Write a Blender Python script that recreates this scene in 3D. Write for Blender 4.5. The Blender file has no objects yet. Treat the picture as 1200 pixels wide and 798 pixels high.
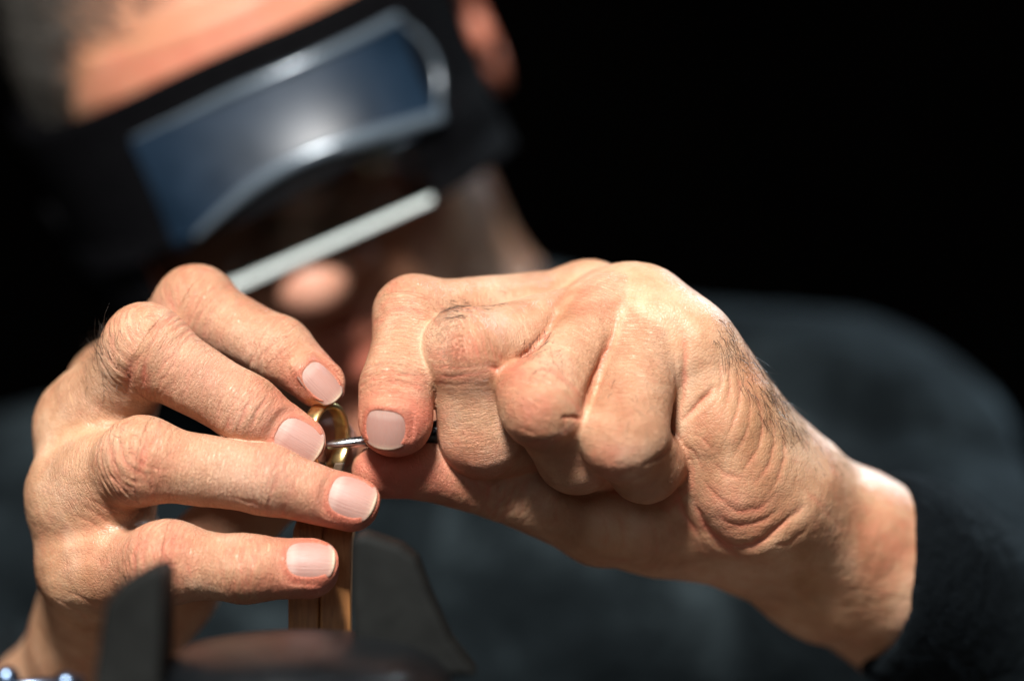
import bpy, math, random
import numpy as np
import openvdb
from concurrent.futures import ThreadPoolExecutor
from mathutils import Vector, Matrix

random.seed(7)
rng = np.random.default_rng(7)
scene = bpy.context.scene
COL = scene.collection

# ------------------------------------------------------------------ camera, light, exposure
LENS, FOCUS = 110.0, 850.0            # mm
BASE = 1.0                            # the hands are a metre above the floor


def P(px, py, y=0.0):
    """photo pixel + depth behind the focal plane (mm) -> point in mm"""
    k = 36.0 / LENS / 1200.0 * (FOCUS + y)
    return np.array([(px - 600) * k, y, (399 - py) * k])


def world(p):
    """mm -> metres in the scene"""
    p = np.asarray(p, dtype=np.float64)
    return p * 0.001 + np.array([0, 0, BASE])


cam_d = bpy.data.cameras.new("camera")
cam = bpy.data.objects.new("camera", cam_d)
COL.objects.link(cam)
cam.location = (0, -FOCUS / 1000, BASE)
cam.rotation_euler = (math.radians(90), 0, 0)
cam_d.lens = LENS
cam_d.clip_start, cam_d.clip_end = 0.05, 60
cam_d.dof.use_dof = True
cam_d.dof.focus_distance = FOCUS / 1000 - 0.008
cam_d.dof.aperture_fstop = 2.8
scene.camera = cam

scene.view_settings.view_transform = 'Standard'
scene.view_settings.look = 'None'
scene.view_settings.exposure = 0.0
scene.view_settings.gamma = 1.0
scene.view_settings.use_curve_mapping = False
scene.render.engine = 'CYCLES'
scene.cycles.use_denoising = True
scene.cycles.max_bounces = 6

w = bpy.data.worlds.new("World")
scene.world = w
w.use_nodes = True
w.node_tree.nodes["Background"].inputs[0].default_value = (0.5, 0.6, 0.75, 1)
w.node_tree.nodes["Background"].inputs[1].default_value = 0.001


def area(name, loc, target, size, power, color, size_y=None):
    l = bpy.data.lights.new(name, 'AREA')
    l.shape = 'RECTANGLE'
    l.size, l.size_y = size, size_y or size
    l.energy, l.color = power, color
    o = bpy.data.objects.new(name, l)
    COL.objects.link(o)
    o.location = loc
    o.rotation_euler = (Vector(target) - Vector(loc)).to_track_quat('-Z', 'Y').to_euler()
    return o


area("key_lamp", (-0.17, -0.80, 1.79), (0, 0, 1.0), 0.21, 39.5, (1.0, 0.97, 0.93), 0.17)
area("added_fill_light", (-0.30, -1.75, 1.50), (0, 0.1, 1.05), 0.70, 2.7, (0.76, 0.88, 1.0), 0.5)  # soft fill added behind the camera to mirror in the visor panel
side = area("added_side_light", (0.52, 0.62, 1.52), (0.31, 0.25, 1.0), 0.20, 1.5, (0.70, 0.88, 1.0))  # unseen rim light added to brighten the shoulder
side.data.spread = math.radians(48)

# ------------------------------------------------------------------ node helpers


class NT:
    def __init__(self, name):
        self.m = bpy.data.materials.new(name)
        self.m.use_nodes = True
        self.t = self.m.node_tree
        self.b = self.t.nodes["Principled BSDF"]

    def n(self, typ, **kw):
        nd = self.t.nodes.new(typ)
        for k, v in kw.items():
            if k.startswith("i_"):
                nd.inputs[k[2:].replace("_", " ")].default_value = v
            else:
                setattr(nd, k, v)
        return nd

    def l(self, a, b):
        self.t.links.new(a, b)

    def noise(self, vec, scale, detail=4.0, rough=0.55, dist=0.0):
        nd = self.n('ShaderNodeTexNoise')
        nd.inputs['Scale'].default_value = scale
        nd.inputs['Detail'].default_value = detail
        nd.inputs['Roughness'].default_value = rough
        nd.inputs['Distortion'].default_value = dist
        if vec is not None:
            self.l(vec, nd.inputs['Vector'])
        return nd.outputs['Fac']

    def ramp(self, fac, stops):
        nd = self.n('ShaderNodeValToRGB')
        e = nd.color_ramp.elements
        while len(e) < len(stops):
            e.new(0.5)
        for el, (p, c) in zip(e, stops):
            el.position = p
            el.color = (*c, 1) if len(c) == 3 else c
        self.l(fac, nd.inputs['Fac'])
        return nd.outputs['Color']

    def math(self, op, a, b=None, c=None, clamp=False):
        nd = self.n('ShaderNodeMath', operation=op, use_clamp=clamp)
        for i, v in enumerate((a, b, c)):
            if v is None:
                continue
            if isinstance(v, (int, float)):
                nd.inputs[i].default_value = v
            else:
                self.l(v, nd.inputs[i])
        return nd.outputs[0]

    def mix(self, fac, a, b, mode='MIX'):
        nd = self.n('ShaderNodeMix', data_type='RGBA', blend_type=mode)
        for i, v in ((0, fac), (6, a), (7, b)):
            if isinstance(v, (int, float)):
                nd.inputs[i].default_value = v
            elif isinstance(v, tuple):
                nd.inputs[i].default_value = (*v, 1)
            else:
                self.l(v, nd.inputs[i])
        return nd.outputs[2]

    def bump(self, h, strength, dist, prev=None):
        nd = self.n('ShaderNodeBump')
        nd.inputs['Strength'].default_value = strength
        nd.inputs['Distance'].default_value = dist
        self.l(h, nd.inputs['Height'])
        if prev is not None:
            self.l(prev, nd.inputs['Normal'])
        return nd.outputs['Normal']

    def attr(self, name):
        return self.n('ShaderNodeAttribute', attribute_name=name)

    def set(self, **kw):
        for k, v in kw.items():
            s = self.b.inputs[k.replace("_", " ")]
            if isinstance(v, (int, float)):
                s.default_value = v
            elif isinstance(v, tuple):
                s.default_value = (*v, 1) if len(v) == 3 and s.type == 'RGBA' else v
            else:
                self.l(v, s)
        return self


def obj_coord(nt):
    return nt.n('ShaderNodeTexCoord').outputs['Object']


# ------------------------------------------------------------------ materials
def skin_material():
    nt = NT("skin")
    co = obj_coord(nt)
    tint = nt.attr("tint")            # pigment, plus painted crease shade and brightening: R = redness, G = olive, B = pale
    sep = nt.n('ShaderNodeSeparateColor')
    nt.l(tint.outputs['Color'], sep.inputs[0])
    fc = nt.attr("fcoord").outputs['Vector']     # along the finger, round it (mm)
    mott = nt.noise(co, 55, 4, 0.6, 0.4)
    mott2 = nt.noise(co, 260, 3, 0.6)
    base = nt.ramp(mott, [(0.32, (0.36, 0.170, 0.092)), (0.5, (0.49, 0.275, 0.162)), (0.68, (0.60, 0.38, 0.25))])
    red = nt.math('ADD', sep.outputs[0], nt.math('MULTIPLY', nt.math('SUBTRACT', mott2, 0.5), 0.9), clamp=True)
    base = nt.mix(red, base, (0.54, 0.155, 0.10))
    base = nt.mix(sep.outputs[1], base, (0.36, 0.22, 0.105))
    base = nt.mix(sep.outputs[2], base, (0.72, 0.46, 0.37))
    # fine wrinkles running across the fingers, and small cells everywhere
    sc = nt.n('ShaderNodeMapping')
    sc.inputs['Scale'].default_value = (1.7, 0.33, 0.33)
    nt.l(fc, sc.inputs['Vector'])
    wr = nt.noise(sc.outputs[0], 1.0, 5, 0.6, 0.8)
    wr_line = nt.math('ABSOLUTE', nt.math('SUBTRACT', wr, 0.5))
    wr_line = nt.math('MINIMUM', nt.math('MULTIPLY', wr_line, 8.0), 1.0)
    fw = nt.attr("fingerness").outputs['Fac']
    wr_line = nt.math('ADD', 1.0, nt.math('MULTIPLY', fw, nt.math('SUBTRACT', wr_line, 1.0)))
    vor = nt.n('ShaderNodeTexVoronoi', feature='DISTANCE_TO_EDGE')
    vor.inputs['Scale'].default_value = 900
    dw = nt.n('ShaderNodeVectorMath', operation='ADD')
    nt.l(co, dw.inputs[0])
    nz = nt.n('ShaderNodeTexNoise')
    nz.inputs['Scale'].default_value = 300
    nt.l(co, nz.inputs['Vector'])
    sv = nt.n('ShaderNodeVectorMath', operation='SCALE')
    sv.inputs['Scale'].default_value = 0.0022
    nt.l(nz.outputs['Color'], sv.inputs[0])
    nt.l(sv.outputs[0], dw.inputs[1])
    nt.l(dw.outputs[0], vor.inputs['Vector'])
    cell = nt.math('MINIMUM', nt.math('MULTIPLY', vor.outputs['Distance'], 5.0), 1.0)
    pore = nt.noise(co, 1500, 3, 0.6)
    n1 = nt.bump(wr_line, 0.75, 0.00022)
    n2 = nt.bump(cell, 0.50, 0.00012, n1)
    n3 = nt.bump(pore, 0.35, 0.0001, n2)
    # wrinkle lines: a little pigment, and crevice shade painted in dark red
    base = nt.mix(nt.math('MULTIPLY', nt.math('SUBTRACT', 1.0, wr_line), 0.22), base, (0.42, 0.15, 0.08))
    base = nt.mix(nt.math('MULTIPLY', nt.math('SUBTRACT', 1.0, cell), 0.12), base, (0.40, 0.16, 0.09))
    rough = nt.math('MULTIPLY_ADD', mott2, 0.28, 0.30)
    nt.set(Base_Color=base, Roughness=rough, Normal=n3, Subsurface_Weight=0.14, Subsurface_Scale=0.0020,
           Specular_IOR_Level=0.32)
    nt.b.inputs['Subsurface Radius'].default_value = (1.0, 0.35, 0.2)
    nt.b.inputs['Coat Weight'].default_value = 0.0
    nt.b.inputs['Coat Roughness'].default_value = 0.28
    nt.l(n3, nt.b.inputs['Coat Normal'])
    return nt.m


def nail_material():
    nt = NT("fingernail")
    uv = nt.attr("nailuv").outputs['Vector']
    sp = nt.n('ShaderNodeSeparateXYZ')
    nt.l(uv, sp.inputs[0])
    along = sp.outputs[1]
    base = nt.ramp(along, [(0.0, (0.38, 0.22, 0.175)), (0.18, (0.42, 0.265, 0.22)), (0.30, (0.36, 0.19, 0.155)),
                           (0.84, (0.37, 0.20, 0.16)), (0.93, (0.44, 0.28, 0.21)), (0.96, (0.60, 0.48, 0.34)), (1.0, (0.34, 0.20, 0.12))])
    mp = nt.n('ShaderNodeMapping')
    mp.inputs['Scale'].default_value = (26, 1.5, 1)
    nt.l(uv, mp.inputs['Vector'])
    h = nt.noise(mp.outputs[0], 1.0, 3, 0.6)
    base = nt.mix(nt.math('MULTIPLY', nt.noise(obj_coord(nt), 500, 3), 0.3), base, (0.44, 0.26, 0.215))
    edge = nt.math('ABSOLUTE', nt.math('SUBTRACT', sp.outputs[0], 0.5))
    edge = nt.math('MULTIPLY', nt.math('SUBTRACT', edge, 0.44), 14.0, clamp=True)
    base = nt.mix(nt.math('MULTIPLY', edge, 0.7), base, (0.30, 0.14, 0.09))
    nt.set(Base_Color=base, Roughness=nt.math('MULTIPLY_ADD', h, 0.3, 0.38), Normal=nt.bump(h, 0.8, 0.00022), Subsurface_Weight=0.25,
           Subsurface_Scale=0.0015, Specular_IOR_Level=0.5)
    nt.b.inputs['Subsurface Radius'].default_value = (1.0, 0.4, 0.3)
    return nt.m


def simple(name, col, rough=0.5, metal=0.0, noise_scale=None, var=0.25, bump=0.0, spec=0.5):
    nt = NT(name)
    co = obj_coord(nt)
    if noise_scale:
        f = nt.noise(co, noise_scale, 5, 0.6)
        dark = tuple(c * (1 - var) for c in col)
        lite = tuple(min(1, c * (1 + var)) for c in col)
        nt.set(Base_Color=nt.ramp(f, [(0.3, dark), (0.7, lite)]))
        nt.set(Roughness=nt.math('MULTIPLY_ADD', f, 0.25, max(0.02, rough - 0.12)))
        if bump:
            nt.set(Normal=nt.bump(f, 0.5, bump))
    else:
        nt.set(Base_Color=col, Roughness=rough)
    nt.set(Metallic=metal, Specular_IOR_Level=spec)
    return nt.m


M_SKIN = skin_material()
M_NAIL = nail_material()
M_HAIR = simple("dark_hair", (0.035, 0.018, 0.010), 0.4)
M_GREYHAIR = simple("greying_hair", (0.045, 0.040, 0.034), 0.5)
M_BLACK = simple("black_plastic", (0.0025, 0.0025, 0.003), 0.6, 0, 300, 0.3, spec=0.02)
M_GLOSS = simple("smoked_gloss_plastic", (0.004, 0.013, 0.027), 0.36, 0, 40, 0.3, spec=0.7)
M_LIP = simple("polished_lip", (0.10, 0.13, 0.16), 0.24, 0.3, spec=1.0)
M_STEEL = simple("tool_steel", (0.55, 0.56, 0.58), 0.22, 1.0, 700, 0.15, 0.00002)
M_IRON = simple("dark_iron", (0.004, 0.005, 0.006), 0.34, 0.0, 120, 0.35, 0.0003, spec=0.35)
M_PAINT = simple("worn_grey_paint", (0.007, 0.0075, 0.007), 0.6, 0.0, 90, 0.35, 0.0003, spec=0.12)
M_CHROME = simple("chrome", (0.14, 0.20, 0.30), 0.3, 1.0)
M_HANDLE = simple("black_handle", (0.012, 0.012, 0.012), 0.28, 0, 200, 0.3)
M_LEATHER = simple("grey_brown_leather", (0.10, 0.065, 0.04), 0.6, 0, 400, 0.4, 0.0002)


def gold_material():
    nt = NT("polished_gold")
    co = obj_coord(nt)
    f = nt.noise(co, 900, 3, 0.6)
    nt.set(Base_Color=(1.0, 0.74, 0.33), Metallic=1.0, Roughness=nt.math('MULTIPLY_ADD', f, 0.15, 0.22),
           Normal=nt.bump(f, 0.15, 0.00003))
    return nt.m


M_GOLD = gold_material()


def wood_material():
    nt = NT("worn_wood")
    co = obj_coord(nt)
    mp = nt.n('ShaderNodeMapping')
    mp.inputs['Scale'].default_value = (1, 1, 0.10)
    nt.l(co, mp.inputs['Vector'])
    g = nt.noise(mp.outputs[0], 900, 5, 0.65, 0.6)
    g2 = nt.noise(mp.outputs[0], 180, 3, 0.5, 1.0)
    c = nt.ramp(g, [(0.30, (0.12, 0.04, 0.012)), (0.48, (0.42, 0.165, 0.045)), (0.66, (0.60, 0.29, 0.10))])
    c = nt.mix(nt.math('MULTIPLY', g2, 0.6), c, (0.30, 0.12, 0.04), 'MULTIPLY')
    c = nt.mix(0.35, c, (0.46, 0.20, 0.06))
    nt.set(Base_Color=c, Roughness=0.5, Normal=nt.bump(g, 0.7, 0.0003))
    return nt.m


M_WOOD = wood_material()


def sweater_material():
    nt = NT("slate_knit")
    co = obj_coord(nt)
    big = nt.noise(co, 14, 5, 0.65, 0.5)
    fine = nt.noise(co, 420, 4, 0.7)
    c = nt.ramp(big, [(0.38, (0.003, 0.0042, 0.005)), (0.52, (0.0085, 0.0118, 0.0138)), (0.62, (0.027, 0.037, 0.042))])
    cf = nt.attr("cuff").outputs['Fac']
    c = nt.mix(cf, c, (0.003, 0.004, 0.005))
    n1 = nt.bump(fine, 0.8, 0.0012)
    n2 = nt.bump(nt.noise(co, 30, 3, 0.6, 0.6), 0.7, 0.012, n1)
    nt.set(Base_Color=c, Roughness=0.95, Normal=n2, Specular_IOR_Level=0.02)
    nt.b.inputs['Sheen Weight'].default_value = 0.02
    nt.b.inputs['Sheen Roughness'].default_value = 0.6
    nt.b.inputs['Sheen Tint'].default_value = (0.45, 0.6, 0.7, 1)
    return nt.m


M_SWEATER = sweater_material()
M_FUZZ = simple("knit_fuzz", (0.010, 0.014, 0.018), 0.9, spec=0.02)


def glass_material():
    """thin pane, tinted to paint in the shade over the eyes: what lies behind shows through, the front mirrors a little"""
    nt = NT("magnifier_glass")
    tr = nt.n('ShaderNodeBsdfTransparent')
    tr.inputs[0].default_value = (0.50, 0.54, 0.54, 1)  # grey tint darkens the eye region like shade
    gl = nt.n('ShaderNodeBsdfGlossy')
    gl.inputs['Roughness'].default_value = 0.04
    fr = nt.n('ShaderNodeFresnel')
    mx = nt.n('ShaderNodeMixShader')
    nt.l(fr.outputs[0], mx.inputs[0])
    nt.l(tr.outputs[0], mx.inputs[1])
    nt.l(gl.outputs[0], mx.inputs[2])
    nt.l(mx.outputs[0], nt.t.nodes["Material Output"].inputs[0])
    return nt.m


M_GLASS = glass_material()
M_BEVEL = simple("ground_glass_edge", (0.80, 0.88, 0.86), 0.30, 0, 500, 0.06)

# ------------------------------------------------------------------ object helpers


def finish_mesh(name, verts, faces, mat, parent=None, smooth=True, attrs=None):
    me = bpy.data.meshes.new(name)
    verts = np.ascontiguousarray(verts, dtype=np.float32)
    if isinstance(faces, np.ndarray):
        n, k = faces.shape
        me.vertices.add(len(verts))
        me.vertices.foreach_set("co", verts.ravel())
        me.loops.add(n * k)
        me.loops.foreach_set("vertex_index", faces.astype(np.int32).ravel())
        me.polygons.add(n)
        me.polygons.foreach_set("loop_start", np.arange(0, n * k, k, dtype=np.int32))
        me.polygons.foreach_set("loop_total", np.full(n, k, dtype=np.int32))
        me.update(calc_edges=True)
    else:
        me.from_pydata([tuple(v) for v in verts], [], faces)
        me.update()
    if smooth:
        me.polygons.foreach_set("use_smooth", np.ones(len(me.polygons), dtype=bool))
    for k, (typ, data) in (attrs or {}).items():
        a = me.attributes.new(k, typ, 'POINT')
        key = {'FLOAT_COLOR': 'color', 'FLOAT_VECTOR': 'vector', 'FLOAT': 'value'}[typ]
        a.data.foreach_set(key, np.ascontiguousarray(data, dtype=np.float32).ravel())
    me.materials.append(mat)
    me.validate()
    o = bpy.data.objects.new(name, me)
    COL.objects.link(o)
    if parent is not None:
        o.parent = parent
        o.matrix_parent_inverse = Matrix.Translation(-parent.location) if parent.type == 'EMPTY' and not parent.rotation_euler.x else Matrix()
    return o


def empty(name, loc, label, cat):
    o = bpy.data.objects.new(name, None)
    COL.objects.link(o)
    o.location = tuple(loc)
    o.empty_display_size = 0.02
    o['label'], o['category'] = label, cat
    return o


# ------------------------------------------------------------------ numpy noise
_perm = rng.permutation(256)
_perm = np.concatenate([_perm, _perm, _perm])
_grad = rng.normal(size=(256, 3))
_grad /= np.linalg.norm(_grad, axis=1)[:, None]


def gnoise(p):
    """gradient noise, about -1..1, p (n,3)"""
    i = np.floor(p).astype(np.int64)
    f = p - i
    u = f * f * f * (f * (f * 6 - 15) + 10)
    out = np.zeros(len(p))
    i &= 255
    for dx in (0, 1):
        for dy in (0, 1):
            for dz in (0, 1):
                h = _perm[_perm[_perm[(i[:, 0] + dx) & 255] + ((i[:, 1] + dy) & 255)] + ((i[:, 2] + dz) & 255)]
                g = _grad[h]
                d = g[:, 0] * (f[:, 0] - dx) + g[:, 1] * (f[:, 1] - dy) + g[:, 2] * (f[:, 2] - dz)
                wgt = (u[:, 0] if dx else 1 - u[:, 0]) * (u[:, 1] if dy else 1 - u[:, 1]) * (u[:, 2] if dz else 1 - u[:, 2])
                out += d * wgt
    return out * 1.6


def fbm(p, octv=3):
    a, s, o = 1.0, 0.0, 0.0
    for k in range(octv):
        o = o + a * gnoise(p * (2 ** k) + 17.3 * k)
        s += a
        a *= 0.5
    return o / s


def sstep(a, b, x):
    t = np.clip((x - a) / (b - a), 0, 1)
    return t * t * (3 - 2 * t)


# ------------------------------------------------------------------ distance fields (mm)
def cone(p, a, b, r1, r2, flat=None, ff=1.0):
    a = np.asarray(a, dtype=np.float32)
    b = np.asarray(b, dtype=np.float32)
    ba = b - a
    l2 = float(ba @ ba) + 1e-6
    pa = p - a
    h = np.clip((pa @ ba) / l2, 0, 1)
    q = pa - h[:, None] * ba
    d2 = np.einsum('ij,ij->i', q, q)
    if flat is not None:
        qn = q @ np.asarray(flat, dtype=np.float32)
        d2 = d2 + (ff * ff - 1) * qn * qn
    return np.sqrt(d2) - (r1 + (r2 - r1) * h)


def ell(p, c, r):
    q = (p - np.asarray(c, dtype=np.float32)) / np.asarray(r, dtype=np.float32)
    k = np.sqrt(np.einsum('ij,ij->i', q, q)) + 1e-6
    return (k - 1) * float(min(r)) * 1.0 if max(r) / min(r) > 3 else (k - 1) * k / (np.sqrt(np.einsum('ij,ij->i', q / np.asarray(r, dtype=np.float32), q / np.asarray(r, dtype=np.float32))) + 1e-6)


def smin(a, b, k):
    h = np.maximum(k - np.abs(a - b), 0) / k
    return np.minimum(a, b) - h * h * k * 0.25


def smax(a, b, k):
    return -smin(-a, -b, k)


POOL = ThreadPoolExecutor(4)


def eval_chunks(f, pts, n=12000):
    out = np.empty(len(pts), dtype=np.float32)

    def one(i):
        out[i:i + n] = f(pts[i:i + n])
    list(POOL.map(one, range(0, len(pts), n)))
    return out


class Box:
    """bounds of a run of points: primitives far from all of them are skipped"""

    def __init__(self, p):
        self.lo, self.hi = p.min(0), p.max(0)

    def far(self, a, b, r, gap=14):
        lo, hi = np.minimum(a, b) - r, np.maximum(a, b) + r
        d = np.maximum(np.maximum(lo - self.hi, self.lo - hi), 0)
        return float(d @ d) > gap * gap


def surface(f, lo, hi, step, subdiv=1, iters=1):
    lo, hi = np.asarray(lo, float), np.asarray(hi, float)
    n = np.ceil((hi - lo) / step).astype(int) + 1
    # coarse pass first, so that only cells near the surface are evaluated finely
    cs = 6
    nc = np.ceil(n / cs).astype(int) + 1
    gx, gy, gz = [np.arange(m) * step * cs + lo[i] for i, m in enumerate(nc)]
    G = np.stack(np.meshgrid(gx, gy, gz, indexing='ij'), -1).reshape(-1, 3).astype(np.float32)
    c = eval_chunks(f, G).reshape(nc)
    band = step * cs * 1.9
    arr = np.repeat(np.repeat(np.repeat(np.clip(c, -band, band), cs, 0), cs, 1), cs, 2)[:n[0], :n[1], :n[2]]
    # samples of a cell: within cs/2 of the coarse node when shifted
    arr = np.empty(n, dtype=np.float32)
    ii = [np.minimum((np.arange(n[i]) + cs // 2) // cs, nc[i] - 1) for i in range(3)]
    near = c[np.ix_(*ii)]
    arr[:] = near
    mask = np.abs(near) < band
    idx = np.argwhere(mask)
    pts = (idx * step + lo).astype(np.float32)
    arr[mask] = eval_chunks(f, pts)
    grid = openvdb.FloatGrid(background=float(step * 10))
    grid.copyFromArray(np.ascontiguousarray(np.clip(arr, -step * 4, step * 4)))
    v, q = grid.convertToQuads(isovalue=0.0)
    v = v.astype(np.float64) * step + lo
    q = q.astype(np.int64)[:, ::-1]
    for _ in range(subdiv):
        v, q = split_quads(v, q)
    for _ in range(iters):
        d, g = grad(f, v)
        v = v - np.clip(d, -step, step)[:, None] * g
        # a little sideways relaxing keeps the quads even
    v = relax(v, q, f, 1)
    return v, q


def split_quads(v, q):
    e = np.stack([q, np.roll(q, -1, 1)], -1).reshape(-1, 2)
    es = np.sort(e, 1)
    key = es[:, 0] * len(v) + es[:, 1]
    uk, first, inv = np.unique(key, return_index=True, return_inverse=True)
    mid = v[es[first]].mean(1)
    fc = v[q].mean(1)
    nv = len(v)
    m = inv.reshape(-1, 4) + nv
    c = np.arange(len(q)) + nv + len(uk)
    nq = np.stack([np.stack([q[:, i], m[:, i], c, m[:, i - 1]], 1) for i in range(4)], 1).reshape(-1, 4)
    return np.concatenate([v, mid, fc]), nq


def grad(f, v, eps=0.25):
    p = v.astype(np.float32)
    d = eval_chunks(f, p)
    g = np.empty((len(v), 3))
    for i in range(3):
        o = np.zeros(3, dtype=np.float32)
        o[i] = eps
        g[:, i] = eval_chunks(f, p + o) - eval_chunks(f, p - o)
    L = np.linalg.norm(g, axis=1) + 1e-9
    return d / np.clip(L / (2 * eps), 0.3, 3), g / L[:, None]


def relax(v, q, f, n):
    a = np.concatenate([q, np.roll(q, -1, 1)], 1).reshape(-1)
    for _ in range(n):
        s = np.zeros_like(v)
        cnt = np.zeros(len(v))
        for i in range(4):
            j = (i + 1) % 4
            for s0, s1 in ((i, j), (j, i)):
                for k in range(3):
                    s[:, k] += np.bincount(q[:, s0], v[q[:, s1], k], len(v))
                cnt += np.bincount(q[:, s0], minlength=len(v))
        avg = s / np.maximum(cnt, 1)[:, None]
        d, g = grad(f, v)
        t = avg - v
        t -= np.einsum('ij,ij->i', t, g)[:, None] * g
        v = v + 0.5 * t
        d, g = grad(f, v)
        v = v - np.clip(d, -1, 1)[:, None] * g
    return v


def unit(v):
    v = np.asarray(v, float)
    return v / np.linalg.norm(v)


# ------------------------------------------------------------------ hands
CAMP = np.array([0, -FOCUS, 0.0])


class Hand:
    """fingers: name -> joints [(px,py,y,r) ...] from knuckle to tip"""

    def __init__(self, fingers, palm, lumps, bb, web=(12, 32, 9.0), ck=3.5):
        self.ck = ck
        self.F = {}
        for nme, js in fingers.items():
            self.F[nme] = [(P(x, y, d), r) for x, y, d, r in js]
        self.palm = [(P(*a[:3]), a[3], P(*b[:3]), b[3]) for a, b in palm]
        self.lumps = [(P(*l[:3]), l[3], l[4]) for l in lumps]   # centre, radius, blend
        self.bb = bb
        self.web = web

    def finger(self, p, nme):
        js = self.F[nme]
        d = None
        for i in range(len(js) - 1):
            (a, r1), (b, r2) = js[i], js[i + 1]
            c = cone(p, a, b, r1, r2)
            d = c if d is None else smin(d, c, self.ck)
        return d

    def __call__(self, p):
        box = Box(p)
        d = np.full(len(p), 24.0, dtype=np.float32)
        for a, ra, b, rb in self.palm:
            if not box.far(a, b, max(ra, rb)):
                d = smin(d, cone(p, a, b, ra, rb), 9.0)
        for c, r, k in self.lumps:
            if k >= 6 and not box.far(c, c, r):
                e = np.sqrt(((p - c.astype(np.float32)) ** 2).sum(1)) - r
                d = smin(d, e, k)
        for nme, js in self.F.items():
            ps = np.array([j[0] for j in js])
            if box.far(ps.min(0), ps.max(0), 13):
                continue
            f = self.finger(p, nme)
            m = np.sqrt(((p - js[0][0].astype(np.float32)) ** 2).sum(1))
            k = self.web[2] + (0.7 - self.web[2]) * sstep(self.web[0], self.web[1], m)
            d = smin(d, f, k)
        for c, r, k in self.lumps:
            if k < 6 and not box.far(c, c, r):
                e = np.sqrt(((p - c.astype(np.float32)) ** 2).sum(1)) - r
                d = smin(d, e, k)
        return d

    def coords(self, v):
        """owner finger, distance along it, angle round it"""
        n = len(v)
        p = v.astype(np.float32)
        best = np.full(n, 1e9)
        own = np.full(n, -1)
        s = np.zeros(n)
        tang = np.zeros((n, 3))
        cen = np.zeros((n, 3))
        rel = np.full(n, -1.0)
        for fi, (nme, js) in enumerate(self.F.items()):
            acc = 0.0
            for i in range(len(js) - 1):
                (a, r1), (b, r2) = js[i], js[i + 1]
                ba = b - a
                L = np.linalg.norm(ba)
                h = np.clip(((v - a) @ ba) / L ** 2, 0, 1)
                c = a + h[:, None] * ba
                d = np.linalg.norm(v - c, axis=1) - (r1 + (r2 - r1) * h)
                u = d < best
                best[u] = d[u]
                own[u] = fi
                # unclamped so that the coordinate runs on over the tip
                hh = ((v - a) @ ba) / L
                s[u] = (acc + hh)[u]
                rel[u] = (i + np.clip(hh / L, 0, 1.5))[u]
                tang[u] = ba / L
                cen[u] = c[u]
                acc += L
        second = np.full(n, 1e9)
        for fi, (nme, js) in enumerate(self.F.items()):
            df = self.finger(p, nme)
            second = np.where((own != fi) & (df < second), df, second)
        palm = np.full(n, 1e9)
        for a, ra, b, rb in self.palm:
            palm = np.minimum(palm, cone(p, a, b, ra, rb))
        own[palm < best - 0.3] = -1
        self.weight = sstep(0.2, 2.6, np.minimum(second, palm) - best) * (own >= 0)
        dors = CAMP - v
        dors -= np.einsum('ij,ij->i', dors, tang)[:, None] * tang
        dors /= np.linalg.norm(dors, axis=1)[:, None] + 1e-9
        r = v - cen
        side = np.cross(tang, dors)
        ang = np.arctan2(np.einsum('ij,ij->i', r, side), np.einsum('ij,ij->i', r, dors))
        return own, s, ang * 9.0, rel


def project(v):
    k = 36.0 / LENS / 1200.0 * (FOCUS + v[:, 1])
    return np.stack([600 + v[:, 0] / k, 399 - v[:, 2] / k], 1)


def polyline_dist(px, pts):
    pts = np.asarray(pts, float)
    # smooth the authored line
    if len(pts) > 2:
        t = np.linspace(0, len(pts) - 1, (len(pts) - 1) * 5 + 1)
        i = np.clip(t.astype(int), 0, len(pts) - 2)
        f = (t - i)[:, None]
        p0 = pts[np.maximum(i - 1, 0)]
        p1, p2 = pts[i], pts[i + 1]
        p3 = pts[np.minimum(i + 2, len(pts) - 1)]
        pts = 0.5 * ((2 * p1) + (-p0 + p2) * f + (2 * p0 - 5 * p1 + 4 * p2 - p3) * f ** 2 + (-p0 + 3 * p1 - 3 * p2 + p3) * f ** 3)
    best = np.full(len(px), 1e9)
    u = np.zeros(len(px))
    seg = np.linalg.norm(np.diff(pts, axis=0), axis=1)
    tot = seg.sum()
    acc = 0
    for a, b, L in zip(pts[:-1], pts[1:], seg):
        h = np.clip(((px - a) @ (b - a)) / (L * L + 1e-9), 0, 1)
        d = np.linalg.norm(px - a - h[:, None] * (b - a), axis=1)
        m = d < best
        best[m] = d[m]
        u[m] = ((acc + h * L) / tot)[m]
        acc += L
    return best, u


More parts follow.
